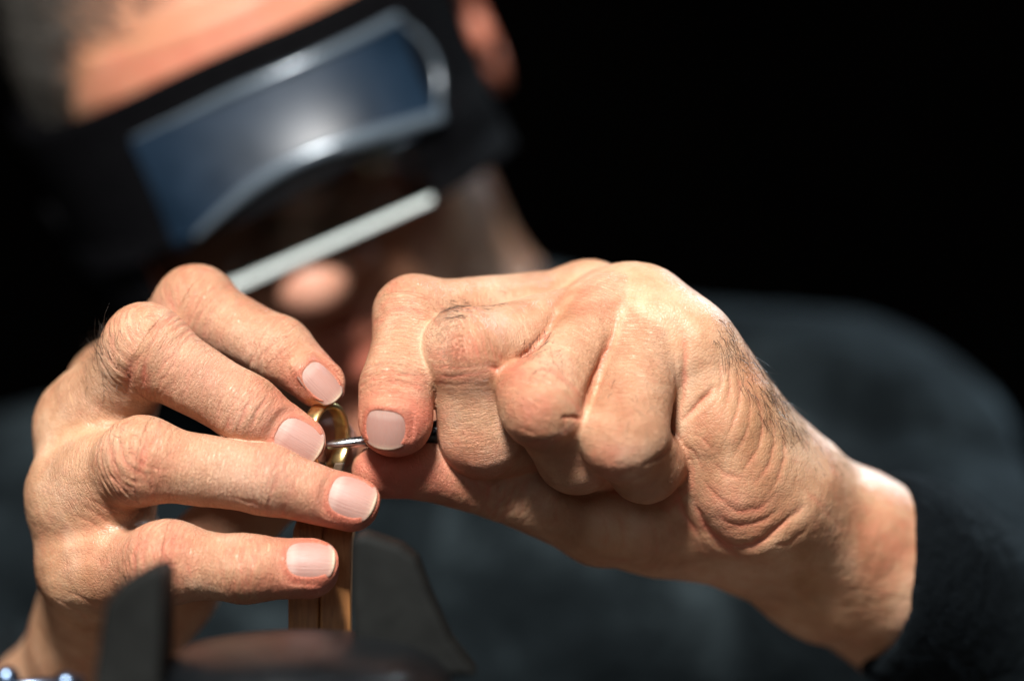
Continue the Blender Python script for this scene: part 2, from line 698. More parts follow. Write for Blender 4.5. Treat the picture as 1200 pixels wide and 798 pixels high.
def build_hand(hand, step, creases, ridges, wrinkles, nails, redspots, names):
    v, q = surface(hand, hand.bb[0], hand.bb[1], step, 1, 1)
    d0, nrm = grad(hand, v)
    own, s, around, rel = hand.coords(v)
    wt = hand.weight
    px = project(v)
    view = CAMP - v
    view /= np.linalg.norm(view, axis=1)[:, None]
    facing = sstep(-0.05, 0.25, np.einsum('ij,ij->i', view, nrm))
    disp = np.zeros(len(v))
    tint = np.zeros((len(v), 4))
    tint[:, 3] = 1
    fin = {n: i for i, n in enumerate(hand.F)}
    # unevenness of flesh
    disp += 0.35 * fbm(v * 0.09, 2) + 0.10 * fbm(v * 0.45, 2)
    jit = np.stack([fbm(v * 0.35 + 3, 2), fbm(v * 0.35 + 31, 2)], 1) * 1.8
    # folds that run across a finger near a joint: (finger, joint number, reach mm, amplitude, fineness)
    for (nme, j, off, reach, amp, fq) in wrinkles:
        js = hand.F[nme]
        s0 = sum(np.linalg.norm(js[i + 1][0] - js[i][0]) for i in range(j)) + off
        env = np.exp(-((s - s0) / reach) ** 2) * (own == fin[nme]) * wt
        m = env > 0.02
        c = np.stack([s[m] * fq, around[m] * fq * 0.16, np.full(m.sum(), 5.1 * j)], 1)
        c[:, 0] += 0.7 * fbm(np.stack([s[m] * 0.12, around[m] * 0.14, np.full(m.sum(), 2.7)], 1), 2)
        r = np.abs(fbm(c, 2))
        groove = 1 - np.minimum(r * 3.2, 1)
        disp[m] -= amp * env[m] * groove ** 1.5 * facing[m]
        disp[m] += amp * 0.35 * env[m]
        tint[m, 0] += 0.5 * env[m] * groove ** 2 * facing[m]  # groove shade painted in as redness
    # authored creases (pixels of the photo, turned into relief of the skin)
    for pts, wd, dp, who in creases:
        dist, u = polyline_dist(px + jit, pts)
        dist = dist / 4.3
        wd = wd * 0.6
        dp = dp * (0.55 if dp < 0.7 else 0.75)
        taper = np.clip(np.minimum(u, 1 - u) * 3, 0, 1) ** 0.8
        t = dist / wd
        prof = -0.6 * np.exp(-t * t) - 0.45 * np.exp(-(t / 2.6) ** 2) + 0.12 * np.exp(-((t - 3.6) / 1.5) ** 2)
        m = dist < wd * 7
        if who is not None:
            m &= (own == (fin[who] if who != 'palm' else -1))
        disp[m] += (dp * prof * taper * facing)[m]
        tint[m, 0] += (0.6 * min(dp / 0.5, 1.0) * np.exp(-(t * 0.8) ** 2) * taper)[m]  # crevice shade painted as red along the crease
    for pts, wd, hg, who in ridges:
        dist, u = polyline_dist(px, pts)
        dist = dist / 4.3
        taper = np.clip(np.minimum(u, 1 - u) * 4, 0, 1)
        m = dist < wd * 3
        if who is not None:
            m &= (own == (fin[who] if who != 'palm' else -1))
        disp[m] += (hg * np.exp(-(dist / wd) ** 2) * taper * facing)[m]
    for (x, y, r, amt, ch) in redspots:
        g = np.exp(-((px - [x, y]) ** 2).sum(1) / (r * r)) * amt
        tint[:, ch] += g * (0.85 + 0.3 * fbm(v * 0.2, 2))
    for nme, js in hand.F.items():
        m = own == fin[nme]
        tip = sstep(len(js) - 2 - 0.15, len(js) - 1.0, rel[m])
        tint[m, 0] += 0.52 * tip
    disp = np.clip(disp, -2.2, 1.2)
    v2 = v + nrm * disp[:, None]
    # nails
    plates = []
    for (nme, cx, cy, dirpx, wid, length, tilt) in nails:
        js = hand.F[nme]
        o = CAMP.copy()
        ray = unit(P(cx, cy, js[-1][0][1]) - CAMP)
        t = FOCUS - 60
        for _ in range(60):
            t += float(hand.finger((CAMP + ray * t)[None].astype(np.float32), nme)[0]) * 0.9
        c = CAMP + ray * t
        _, g = grad(lambda p: hand.finger(p, nme), c[None])
        n = unit(g[0] + np.asarray(tilt))
        vd = unit(P(cx + dirpx[0], cy + dirpx[1], c[1]) - P(cx, cy, c[1]))
        ax = unit(js[-1][0] - js[-2][0])
        vd = unit(vd * 0.6 + ax * 0.4)
        vd = unit(vd - n * (vd @ n))
        ud = np.cross(vd, n)
        hw, hl = wid / 2, length / 2
        R, RV = hw * 1.45, length * 2.4
        c = c - n * (0.25)

        def plate(u_, v_):
            return (np.sqrt(np.maximum(R * R - u_ * u_, 0.05)) - R) - v_ * v_ / (2 * RV)

        rel_ = v2 - c
        lu, lv, lz = rel_ @ ud, rel_ @ vd, rel_ @ n

        def outline(u_, v_):
            # signed distance (mm) to a rounded plate: squarer at the root, rounder at the tip
            k = np.where(v_ > 0, 2.3, 2.8)
            return ((np.abs(u_ / hw) ** k + np.abs(v_ / hl) ** k) ** (1 / k) - 1) * min(hw, hl)
        od = outline(lu, lv)
        m = (own == fin[nme]) & (lz > -hw * 1.1) & (od < 3.2)
        tgt = plate(np.clip(lu, -hw * 1.25, hw * 1.25), lv)
        distal = sstep(0.5, 1.0, lv / hl - 0.25 * np.clip(np.abs(lu) / hw - 0.7, 0, 1))
        ins = -0.55
        rim = 0.30 * (1 - distal) + (-0.65) * distal
        off = np.where(od < 0, ins + (rim - ins) * sstep(-0.9, 0.15, od), rim)
        wgt = 1 - sstep(0.5, 3.0, od)
        nz = lz + (tgt + off - lz) * wgt
        v2[m] += (nz - lz)[m, None] * n
        tint[m, 0] += (0.35 * np.exp(-((od - 0.3) / 0.8) ** 2))[m]
        # plate mesh
        NU, NV = 26, 30
        U, V = np.meshgrid(np.linspace(-1, 1, NU), np.linspace(-1, 1, NV), indexing='ij')
        kx = U * np.sqrt(np.maximum(1 - 0.5 * V * V, 0)) * 1.0
        ky = V * np.sqrt(np.maximum(1 - 0.5 * U * U, 0))
        # between square and disc
        sx = (0.52 * U + 0.48 * kx) * hw * 1.03
        sy = (0.52 * V + 0.48 * ky) * hl * 1.03
        sy = np.where(V > 0, (0.25 * V + 0.75 * ky) * hl * 1.06, sy)
        edge = np.maximum(np.abs(U), np.abs(V))
        z = plate(sx, sy) - 0.10 * sstep(0.9, 1.0, np.abs(U)) - 0.12 * sstep(0.9, 1.0, -V)
        top = c + sx[..., None] * ud + sy[..., None] * vd + z[..., None] * n
        bot = top - n * 0.42
        vv = np.concatenate([top.reshape(-1, 3), bot.reshape(-1, 3)])
        uv = np.stack([(U + 1) / 2, (sy / hl / 1.06 + 1) / 2, np.zeros_like(U)], -1).reshape(-1, 3)
        uv = np.concatenate([uv, uv])
        fs = []
        N = NU * NV
        for i in range(NU - 1):
            for j in range(NV - 1):
                a = i * NV + j
                fs.append((a, a + NV, a + NV + 1, a + 1))
                fs.append((N + a, N + a + 1, N + a + NV + 1, N + a + NV))
        for j in range(NV - 1):
            fs.append((j, j + 1, N + j + 1, N + j))
            a = (NU - 1) * NV + j
            fs.append((a + 1, a, N + a, N + a + 1))
        for i in range(NU - 1):
            a = i * NV
            fs.append((a + NV, a, N + a, N + a + NV))
            a = i * NV + NV - 1
            fs.append((a, a + NV, N + a + NV, N + a))
        plates.append((vv, fs, uv))
    tint[:, :3] = np.clip(tint[:, :3], 0, 1)
    fcoord = np.stack([s, around, own * 40.0], 1)
    b = own < 0
    # on the back of the hand the fine lines follow the hand, with less direction
    fcoord[b] = np.stack([v[b, 0] * 0.8 + v[b, 2] * 0.5, v[b, 1] * 0.9 + v[b, 2] * 0.8, np.full(b.sum(), 3.0)], 1)
    return dict(v=v2, q=q, tint=tint, fc=fcoord, wt=wt, plates=plates, own=own, n=nrm, px=px, face=facing)


#HANDS-BEGIN
# hand at the left of the picture (the person's right hand): it steadies the ring
RH = Hand(
    fingers=dict(
        index=[(128, 455, 48, 11.0), (230, 362, 19, 10.2), (327, 410, 8, 8.5), (375, 449, 2, 7.0)],
        middle=[(107, 502, 22, 12.5), (171, 411, 0, 10.8), (290, 480, -6, 8.8), (350, 516, -5, 7.1)],
        ring=[(100, 575, 12, 12.5), (168, 541, -9, 10.3), (312, 562, -13, 8.9), (412, 591, -12, 7.4)],
        little=[(110, 665, 12, 11.5), (195, 660, -10, 9.8), (290, 666, -13, 8.6), (362, 666, -13, 8.0)],
        thumb=[(190, 690, 52, 12.0), (285, 600, 36, 11.0), (345, 555, 26, 9.6), (388, 522, 18, 7.6)],
    ),
    palm=[((134, 455, 46, 11), (122, 745, 62, 15)), ((108, 502, 22, 12.5), (122, 745, 56, 15)),
          ((100, 575, 14, 12.5), (118, 745, 52, 15.5)), ((110, 665, 13, 12), (124, 745, 50, 15.5)),
          ((124, 745, 56, 19), (62, 850, 88, 22)), ((62, 850, 88, 22), (-40, 1000, 122, 28)),
          ((190, 690, 52, 15), (130, 750, 56, 17)), ((108, 500, 20, 11.5), (105, 590, 12, 12.5)),
          ((128, 470, 18, 10.5), (130, 560, 8, 10)), ((130, 570, 8, 10), (138, 660, 4, 10))],
    lumps=[(171, 406, -1, 10.9, 5), (228, 358, 19, 10.4, 5), (165, 538, -9, 10.6, 5), (197, 656, -10, 10.0, 5),
           (92, 592, 16, 13, 8), (100, 500, 26, 12, 8), (102, 668, 16, 12.5, 8)],
    bb=((-205, -42, -180), (-28, 135, 28)))

# hand at the right (the person's left hand): it guides the tool
LH = Hand(
    fingers=dict(
        index=[(690, 362, 24, 11.5), (486, 372, 8, 9.8), (466, 452, -5, 10.0), (464, 492, -9, 10.1)],
        middle=[(735, 368, 12, 11.5), (548, 415, -5, 11.0), (567, 508, 0, 12.2), (630, 522, 20, 9.5)],
        ring=[(710, 374, 2, 11.0), (636, 472, -16, 10.6), (676, 530, -4, 11.2), (730, 530, 14, 9)],
        little=[(752, 400, -2, 11.2), (734, 514, -18, 10.8), (756, 545, -6, 10.2), (800, 522, 10, 8)],
        thumb=[(700, 610, 20, 11.5), (585, 570, 12, 8.8), (500, 549, 6, 8.8), (444, 552, 3, 7.4)],
    ),
    palm=[((690, 362, 24, 11.0), (905, 575, 34, 17)), ((742, 368, 10, 12.0), (905, 575, 28, 17)),
          ((770, 382, 2, 12.5), (905, 575, 22, 17)), ((808, 412, 0, 13.0), (900, 590, 16, 16)),
          ((700, 610, 20, 11.0), (860, 625, 32, 13)), ((860, 625, 32, 14), (960, 690, 48, 14)),
          ((840, 500, 2, 13), (880, 585, 14, 15)), ((860, 560, 8, 13), (900, 610, 24, 14)),
          ((910, 588, 28, 18.5), (1060, 670, 52, 20.5)), ((950, 680, 48, 12), (1062, 772, 75, 11)),
          ((1060, 670, 52, 20.5), (1260, 800, 95, 28)), ((700, 380, 12, 10), (800, 450, 10, 11))],
    lumps=[(543, 408, -7, 10.6, 5), (560, 420, -9, 9.8, 5), (631, 466, -18, 10.2, 5), (642, 480, -19, 9.8, 5), (728, 514, -20, 10.0, 5), (484, 368, 8, 10.1, 5),
           (690, 362, 24, 11.6, 8), (742, 367, 9, 12.0, 8), (1010, 614, 40, 12.5, 10),
           (780, 600, 24, 15, 12)],
    bb=((-52, -44, -150), (230, 135, 32)), web=(9, 22, 7.0), ck=1.3)

CR_R = [
    # index of the left-hand hand
    ([(300, 428), (318, 405), (348, 392)], 0.5, 0.35, 'index'), ([(290, 432), (297, 418), (300, 402)], 0.5, 0.6, 'index'),
    ([(310, 440), (325, 418), (352, 400)], 0.45, 0.3, 'index'),
    ([(325, 436), (338, 420), (352, 408)], 0.4, 0.22, 'index'),
    ([(224, 388), (220, 372), (225, 362)], 0.5, 0.35, 'index'),
    # middle: fan of folds below the knuckle and over the last joint
    ([(150, 470), (150, 440), (160, 415)], 1.6, 1.1, None), ([(172, 465), (168, 440), (172, 425)], 0.8, 0.7, 'middle'),
    ([(190, 462), (186, 435), (188, 412)], 0.6, 0.30, 'middle'), ([(206, 472), (204, 440), (208, 412)], 0.6, 0.32, 'middle'),
    ([(222, 482), (220, 450), (226, 418)], 0.6, 0.34, 'middle'), ([(238, 492), (238, 462), (245, 428)], 0.6, 0.34, 'middle'),
    ([(254, 500), (258, 470), (268, 440)], 0.6, 0.45, 'middle'), ([(266, 505), (272, 478), (284, 450)], 0.6, 0.55, 'middle'),
    ([(278, 508), (286, 484), (300, 458)], 0.6, 0.6, 'middle'), ([(290, 512), (300, 488), (312, 466)], 0.55, 0.5, 'middle'),
    ([(304, 518), (312, 496), (324, 474)], 0.5, 0.3, 'middle'),
    # ring knuckle whorl
    ([(128, 520), (135, 545), (150, 562), (172, 568)], 0.5, 0.4, None), ([(138, 512), (145, 538), (160, 553), (180, 558)], 0.5, 0.45, None),
    ([(150, 508), (155, 530), (168, 545), (184, 548)], 0.5, 0.4, None), ([(120, 530), (128, 555), (145, 574), (166, 580)], 0.5, 0.3, None),
    ([(160, 506), (166, 522), (176, 534)], 0.45, 0.35, None), ([(118, 545), (126, 568), (140, 584)], 0.4, 0.25, None),
    ([(176, 546), (190, 550), (206, 548)], 0.5, 0.35, 'ring'),
    ([(322, 545), (326, 560), (324, 576)], 0.5, 0.25, 'ring'), ([(334, 548), (337, 562), (335, 580)], 0.5, 0.25, 'ring'),
    ([(345, 552), (346, 566), (342, 582)], 0.45, 0.2, 'ring'), ([(262, 582), (290, 588), (312, 598)], 0.6, 0.3, 'ring'),
    # little knuckle
    ([(176, 635), (180, 652), (178, 668)], 0.5, 0.4, None), ([(188, 634), (192, 650), (200, 662), (214, 660)], 0.5, 0.5, None),
    ([(200, 632), (206, 642), (218, 640)], 0.5, 0.4, None), ([(150, 640), (158, 656), (160, 672)], 0.45, 0.35, None),
    ([(162, 640), (168, 660), (166, 680)], 0.45, 0.35, None), ([(140, 645), (146, 664), (148, 680)], 0.4, 0.25, None),
    ([(216, 656), (224, 672), (222, 688)], 0.45, 0.3, 'little'), ([(284, 640), (288, 656), (284, 676)], 0.5, 0.25, 'little'),
    ([(296, 640), (299, 656), (296, 674)], 0.45, 0.2, 'little'),
    # back of the hand
    ([(86, 590), (110, 600), (135, 618), (158, 626)], 0.6, 0.3, None), ([(80, 600), (104, 612), (130, 626)], 0.5, 0.25, None),
    ([(90, 580), (115, 590), (140, 606)], 0.5, 0.25, None), ([(60, 700), (90, 715), (110, 738)], 0.7, 0.4, None),
    ([(70, 690), (100, 702), (125, 722)], 0.6, 0.3, None), ([(96, 492), (124, 500), (150, 502)], 0.6, 0.25, None),
]
RI_R = [([(60, 560), (85, 530), (110, 500)], 2.2, 0.5, None), ([(60, 650), (95, 640), (140, 640)], 2.0, 0.4, None),
        ([(112, 500), (135, 497), (158, 502)], 1.2, 0.5, None)]
CR_L = [
    ([(440, 442), (455, 434), (472, 440), (492, 440)], 0.6, 0.5, 'index'), ([(436, 456), (452, 446), (470, 450), (494, 452)], 0.6, 0.45, 'index'),
    ([(440, 432), (456, 424), (474, 428), (494, 428)], 0.5, 0.3, 'index'), ([(444, 420), (460, 412), (480, 418)], 0.5, 0.25, 'index'),
    ([(434, 464), (448, 458), (466, 462)], 0.5, 0.3, 'index'),
    ([(500, 360), (508, 374), (514, 386)], 0.7, 0.5, None), ([(512, 352), (520, 364), (526, 378)], 0.6, 0.35, None),
    ([(486, 356), (492, 372), (498, 388)], 0.5, 0.3, 'index'),
    # middle finger: folds below the knuckle
    ([(566, 428), (584, 434), (596, 444), (602, 456)], 0.8, 0.9, 'middle'), ([(508, 436), (530, 442), (556, 436)], 0.5, 0.25, 'middle'),
    ([(510, 448), (532, 452), (560, 446)], 0.45, 0.22, 'middle'), ([(560, 412), (582, 418), (602, 428)], 0.5, 0.25, 'middle'),
    ([(530, 384), (548, 390), (566, 386)], 0.4, 0.2, 'middle'), ([(538, 470), (548, 500), (560, 528)], 0.5, 0.12, 'middle'),
    # ring finger
    ([(656, 492), (668, 489), (684, 492)], 0.6, 0.8, 'ring'), ([(662, 484), (662, 500), (666, 512)], 0.5, 0.4, 'ring'),
    ([(600, 498), (626, 506), (650, 500)], 0.5, 0.2, 'ring'), ([(726, 366), (718, 392), (709, 416), (700, 438), (690, 462), (683, 494)], 1.1, 1.7, None),
    ([(650, 368), (638, 394), (622, 412), (602, 428), (588, 436)], 1.1, 1.5, None),
    ([(600, 508), (628, 516), (652, 512)], 0.5, 0.15, 'ring'),
    # little finger: fold where it doubles over
    ([(752, 546), (768, 538), (782, 528), (790, 512)], 0.7, 0.75, 'little'), ([(690, 545), (716, 556), (748, 548)], 0.5, 0.2, 'little'),
    ([(800, 385), (803, 420), (800, 465), (795, 490)], 0.8, 0.8, None), ([(788, 400), (792, 430), (792, 460)], 0.5, 0.25, None),
    # heel of the hand
    ([(796, 496), (812, 480), (828, 464), (838, 450)], 0.9, 1.3, None), ([(842, 420), (846, 445), (840, 468)], 0.7, 0.5, None),
    ([(852, 425), (856, 450), (850, 480)], 0.7, 0.45, None), ([(862, 430), (868, 460), (860, 495), (850, 515)], 0.7, 0.5, None),
    ([(872, 440), (880, 480), (872, 515), (856, 540)], 0.7, 0.45, None), ([(884, 455), (894, 495), (886, 530), (866, 558)], 0.7, 0.5, None),
    ([(896, 470), (908, 510), (900, 545), (880, 572)], 0.7, 0.45, None), ([(908, 490), (920, 525), (912, 560), (892, 590)], 0.7, 0.4, None),
    ([(826, 615), (856, 640), (890, 636), (920, 612), (946, 590)], 1.2, 1.3, None),
    ([(840, 580), (862, 598), (892, 594), (915, 572)], 0.9, 0.5, None), ([(835, 600), (860, 615), (890, 612), (915, 595)], 0.8, 0.5, None),
    ([(836, 540), (850, 556), (872, 560)], 0.8, 0.4, None), ([(822, 560), (838, 580), (858, 590)], 0.7, 0.35, None),
    ([(900, 640), (926, 636), (948, 615)], 0.7, 0.4, None), ([(812, 580), (824, 612), (846, 640), (880, 660)], 1.0, 0.8, None),
    ([(792, 570), (800, 600), (820, 630)], 1.0, 0.8, None),
    ([(800, 520), (812, 530), (822, 548)], 0.6, 0.4, None), ([(806, 508), (822, 514), (836, 530)], 0.5, 0.3, None),
    # thumb
    ([(548, 556), (560, 568), (562, 582)], 0.8, 0.6, 'thumb'), ([(556, 550), (570, 566), (574, 586)], 0.7, 0.6, 'thumb'),
    ([(650, 585), (652, 605), (648, 620)], 0.7, 0.5, None), ([(540, 552), (548, 568), (548, 582)], 0.6, 0.35, 'thumb'),
    ([(690, 600), (694, 625), (690, 642)], 0.7, 0.3, None), ([(706, 600), (712, 625), (708, 648)], 0.7, 0.3, None),
    ([(724, 598), (732, 625), (728, 652)], 0.7, 0.3, None), ([(760, 600), (770, 630), (768, 655)], 0.7, 0.3, None),
    ([(930, 560), (960, 590), (990, 625)], 1.0, 0.3, None),
]
RI_L = [([(900, 676), (950, 705), (1000, 750)], 3.0, 1.2, None), ([(880, 430), (905, 480), (935, 520)], 2.0, 0.5, None),
        ([(770, 350), (800, 370), (830, 410)], 2.5, 0.6, None)]

hr = build_hand(RH, 0.9, CR_R, RI_R,
                wrinkles=[('middle', 1, 6, 12, 0.35, 0.45), ('middle', 2, 0, 5, 0.35, 0.6), ('index', 2, -1, 5, 0.25, 0.6),
                          ('index', 1, 8, 9, 0.18, 0.45), ('ring', 1, 0, 8, 0.45, 0.5), ('ring', 2, 2, 6, 0.25, 0.5),
                          ('little', 1, 0, 7, 0.4, 0.5), ('little', 2, 0, 6, 0.25, 0.5)],
                nails=[('index', 379, 446, (0.78, 0.62), 8.8, 12.3, (0.28, 0, 0.2)),
                       ('middle', 350, 516, (0.83, 0.45), 11.0, 13.0, (0.0, -0.1, 0.1)),
                       ('ring', 413, 580, (0.90, 0.36), 11.5, 12.5, (0, -0.3, 0.1)),
                       ('little', 363, 652, (1, 0.02), 10.5, 13.0, (0, -0.2, 0.1))],
                redspots=[(330, 470, 26, 0.25, 0), (420, 610, 40, 0.45, 0), (370, 690, 45, 0.5, 0), (165, 545, 35, 0.35, 0), (200, 645, 34, 0.45, 0),
                          (100, 640, 55, 0.3, 0), (190, 372, 26, 0.22, 0), (110, 440, 50, 0.22, 1), (90, 560, 60, 0.25, 1),
                          (290, 560, 70, 0.25, 2), (250, 430, 60, 0.25, 2), (70, 700, 60, 0.3, 1), (345, 400, 18, 0.25, 1)],
                names=None)
hl = build_hand(LH, 0.9, CR_L, RI_L,
                wrinkles=[('index', 2, 0, 6, 0.3, 0.55), ('index', 1, 8, 8, 0.18, 0.45), ('middle', 1, 0, 6, 0.07, 0.5),
                          ('thumb', 1, 0, 9, 0.4, 0.45), ('ring', 1, 0, 6, 0.14, 0.5)],
                nails=[('index', 449, 504, (-0.22, 1.0), 11.5, 10.8, (0, -0.15, 0.0))],
                redspots=[(460, 560, 34, 0.6, 0), (510, 560, 45, 0.75, 0), (440, 525, 30, 0.4, 0), (495, 490, 25, 0.5, 0), (535, 415, 26, 0.5, 0),
                          (622, 482, 28, 0.6, 0), (712, 545, 30, 0.6, 0), (570, 545, 40, 0.25, 0), (480, 350, 24, 0.25, 0), (690, 345, 24, 0.2, 0), (600, 440, 18, 0.35, 0), (850, 600, 40, 0.45, 0), (830, 490, 26, 0.2, 0),
                          (1040, 640, 60, 0.3, 0), (900, 500, 45, 0.3, 1), (950, 700, 60, 0.4, 1), (700, 620, 60, 0.3, 1),
                          (570, 520, 50, 0.18, 1), (690, 340, 30, 0.15, 0)],
                names=None)
#HANDS-END

# ------------------------------------------------------------------ head, neck and torso
pit, rol, yaw = math.radians(22), math.radians(26), math.radians(7)
Rp = np.array([[1, 0, 0], [0, -math.cos(pit), -math.sin(pit)], [0, -math.sin(pit), math.cos(pit)]])  # rows: images of local x, forward, up
ex, ef, eu = Rp[0], Rp[1], Rp[2]


def rot_about(v, ax, a):
    return v * math.cos(a) + np.cross(ax, v) * math.sin(a) + ax * (ax @ v) * (1 - math.cos(a))


ex, ef = rot_about(ex, eu, -yaw), rot_about(ef, eu, -yaw)
view_ax = np.array([0, -1.0, 0])
ex, ef, eu = [rot_about(a, view_ax, rol) for a in (ex, ef, eu)]
HM = np.stack([ex, ef, eu], 1)                   # local -> mm
NOSE = np.array([0, 106, -29.0])
HO = P(366, 332, 160) - HM @ NOSE


def H2W(p):
    return np.asarray(p, float) @ HM.T + HO


def head_local(p):
    q = ((p - HO.astype(np.float32)) @ HM.astype(np.float32))
    x = q.copy()
    x[:, 0] = np.abs(x[:, 0])                    # symmetrical face
    d = ell(x, (0, -12, 38), (72, 94, 78))
    d = smin(d, ell(x, (0, 36, 42), (60, 50, 44)), 14)
    d = smin(d, ell(x, (0, 34, -20), (53, 54, 62)), 16)
    d = smin(d, cone(x, (41, 12, -60), (16, 70, -97), 15, 14), 16)
    d = smin(d, cone(x, (0, 79, -97), (10, 77, -95), 14, 12), 10)
    d = smin(d, ell(x, (0, 68, -60), (31, 24, 30)), 12)
    d = smin(d, ell(x, (44, 60, -14), (20, 20, 16)), 14)
    d = smin(d, cone(x, (8, 82, 20), (38, 74, 24), 9, 8), 9)
    d = smax(d, -(np.sqrt(((x - np.array([31, 92, 4], dtype=np.float32)) ** 2).sum(1)) - 13), 9)
    d = smin(d, ell(x, (31, 68, 4), (14, 13, 12)), 3)
    d = smin(d, cone(x, (0, 88, 16), (0, 102, -19), 7, 9), 8)
    d = smin(d, ell(x, (0, 106, -29), (12.5, 12.5, 11.5)), 5)
    d = smin(d, ell(x, (14, 94, -31), (7.5, 10, 8)), 4)
    d = smax(d, -ell(x, (7, 100, -41), (3.8, 6, 4.5)), 2)
    d = smin(d, cone(x, (0, 92, -56), (22, 82, -60), 6, 3.0), 4)
    d = smin(d, cone(x, (0, 90, -68), (19, 82, -63), 6.5, 3.0), 3)
    d = smax(d, -cone(x, (0, 98, -62), (24, 88, -62), 1.4, 0.9), 2)
    ear = ell(x, (73, -8, -4), (5, 15, 28))
    ear = smax(ear, -ell(x, (80.5, -4, -2), (8, 10, 18)), 4)
    ear = smin(ear, ell(x, (75, 5, -6), (4, 5, 7)), 3)
    d = smin(d, ear, 5)
    return d


SH1, SH2 = P(965, 582, 265), P(-40, 730, 285)       # shoulders
EL1, EL2 = P(1330, 905, 140), P(-170, 1010, 170)
NK = H2W((0, -28, -70))
NB = P(500, 500, 330)


def torso(p, g=0.0):
    d = cone(p, NB + (0, 0, -10), SH1, 60 + g, 60 + g)
    d = smin(d, cone(p, NB + (0, 0, -10), SH2, 60 + g, 60 + g), 40)
    d = smin(d, cone(p, P(480, 760, 330), P(480, 1250, 330), 112 + g, 105 + g), 70)
    d = smin(d, cone(p, P(330, 760, 320), P(690, 740, 320), 92 + g, 92 + g), 60)
    d = smin(d, cone(p, SH1, EL1, 56 + g, 44 + g), 40)
    d = smin(d, cone(p, SH2, EL2, 56 + g, 44 + g), 40)
    return d


def body_sdf(p):
    d = head_local(p)
    d = smin(d, cone(p, NK, NB, 52, 58), 22)
    t = torso(p, -7)
    t = smin(t, cone(p, EL1, P(1230, 790, 92), 36, 28), 12)
    t = smin(t, cone(p, EL2, P(-40, 1000, 122), 36, 27), 12)
    return smin(d, t, 25)


bv, bq = surface(body_sdf, (-330, 60, -420), (420, 480, 240), 3.4, 1, 1)
bd, bn = grad(body_sdf, bv)
lb = (bv - HO) @ HM
btint = np.zeros((len(bv), 4))
btint[:, 3] = 1
# ruddy nose, cheeks, lips and ears; the forehead's extra red stands in for shade
for c, r, a in (((0, 117, -30), 18, 0.28), ((44, 78, -18), 26, 0.5), ((-44, 78, -18), 26, 0.5), ((78, -5, -8), 30, 0.8), ((-78, -5, -8), 30, 0.8),
                ((0, 92, -62), 20, 0.75), ((0, 85, 60), 60, 0.55), ((0, 86, -90), 22, 0.4)):
    btint[:, 0] += a * np.exp(-((lb - c) ** 2).sum(1) / (r * r))
btint[:, 0] = np.clip(btint[:, 0] + 0.15, 0, 1)
btint[:, 2] = 0.3 * np.exp(-((lb - (0, 116, -28)) ** 2).sum(1) / 200)  # paler nose tip: brightness painted into the colour
# forehead lines
fl = np.exp(-((lb[:, 1] - 75) / 30) ** 2) * (lb[:, 2] > 48) * (lb[:, 2] < 92)
bv = bv - bn * (0.9 * fl * np.maximum(np.sin(lb[:, 2] * 0.75 + 0.6 * np.sin(lb[:, 0] * 0.07)), 0.3) ** 3)[:, None]

person = empty("person", world(P(560, 900, 300)),
               "man in a slate grey sweater, wearing a black magnifying visor, bent over a gold ring", "person")

# one continuous skin mesh: both hands (fine) with head, neck and arms
off = 0
VV, QQ, TT, FC, WW = [], [], [], [], []
for part in (hr, hl):
    VV.append(part['v'])
    QQ.append(part['q'] + off)
    TT.append(part['tint'])
    FC.append(part['fc'])
    WW.append(part['wt'])
    off += len(part['v'])
VV.append(bv)
QQ.append(bq + off)
TT.append(btint)
FC.append(lb * np.array([1, 1, 1.0]))
WW.append(np.zeros(len(bv)))
VV, QQ, TT, FC, WW = [np.concatenate(a) for a in (VV, QQ, TT, FC, WW)]
_hm = (lb[:, 2] > 70 - 0.55 * (lb[:, 1] - 60) - 0.035 * np.maximum(np.abs(lb[:, 0]) - 25, 0) ** 2) & (lb[:, 2] > 5)
TT[-len(bv):][_hm, 1] = 0.35
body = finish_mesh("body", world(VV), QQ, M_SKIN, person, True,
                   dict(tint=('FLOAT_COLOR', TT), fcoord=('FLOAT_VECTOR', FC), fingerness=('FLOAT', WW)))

for part in (hr, hl):
    for vv, fs, uv in part['plates']:
        finish_mesh("fingernail", world(vv), fs, M_NAIL, person, True, dict(nailuv=('FLOAT_VECTOR', uv)))


# ------------------------------------------------------------------ hair as thin tapering tubes
def strands(name, roots, dirs, length, bend, rad, mat, parent, seg=6, curl=0.25):
    """roots, dirs in mm; length/bend arrays; one mesh of three-sided tapering tubes"""
    n = len(roots)
    t = np.linspace(0, 1, seg + 1)
    dirs = dirs / np.linalg.norm(dirs, axis=1)[:, None]
    side = np.cross(dirs, rng.normal(size=(n, 3)))
    side /= np.linalg.norm(side, axis=1)[:, None]
    path = roots[:, None, :] + dirs[:, None, :] * (t[None, :, None] * length[:, None, None]) \
        + bend[:, None, :] * (t[None, :, None] ** 2) * length[:, None, None] \
        + side[:, None, :] * (np.sin(t * 3.5)[None, :, None]) * length[:, None, None] * curl * rng.normal(size=(n, 1, 1)) * 0.5
    path = path - dirs[:, None, :] * 0.2
    up = np.cross(dirs, side)
    V = np.empty((n, seg + 1, 3, 3))
    for k in range(3):
        a = 2 * math.pi * k / 3
        o = side * math.cos(a) + up * math.sin(a)
        V[:, :, k] = path + o[:, None, :] * (rad * (1 - 0.85 * t))[None, :, None]
    idx = np.arange(n * (seg + 1) * 3).reshape(n, seg + 1, 3)
    F = []
    for k in range(3):
        kk = (k + 1) % 3
        F.append(np.stack([idx[:, :-1, k], idx[:, :-1, kk], idx[:, 1:, kk], idx[:, 1:, k]], -1).reshape(-1, 4))
    o = finish_mesh(name, world(V.reshape(-1, 3)), np.concatenate(F), mat, parent, True)
    o["kind"] = "stuff"
    return o


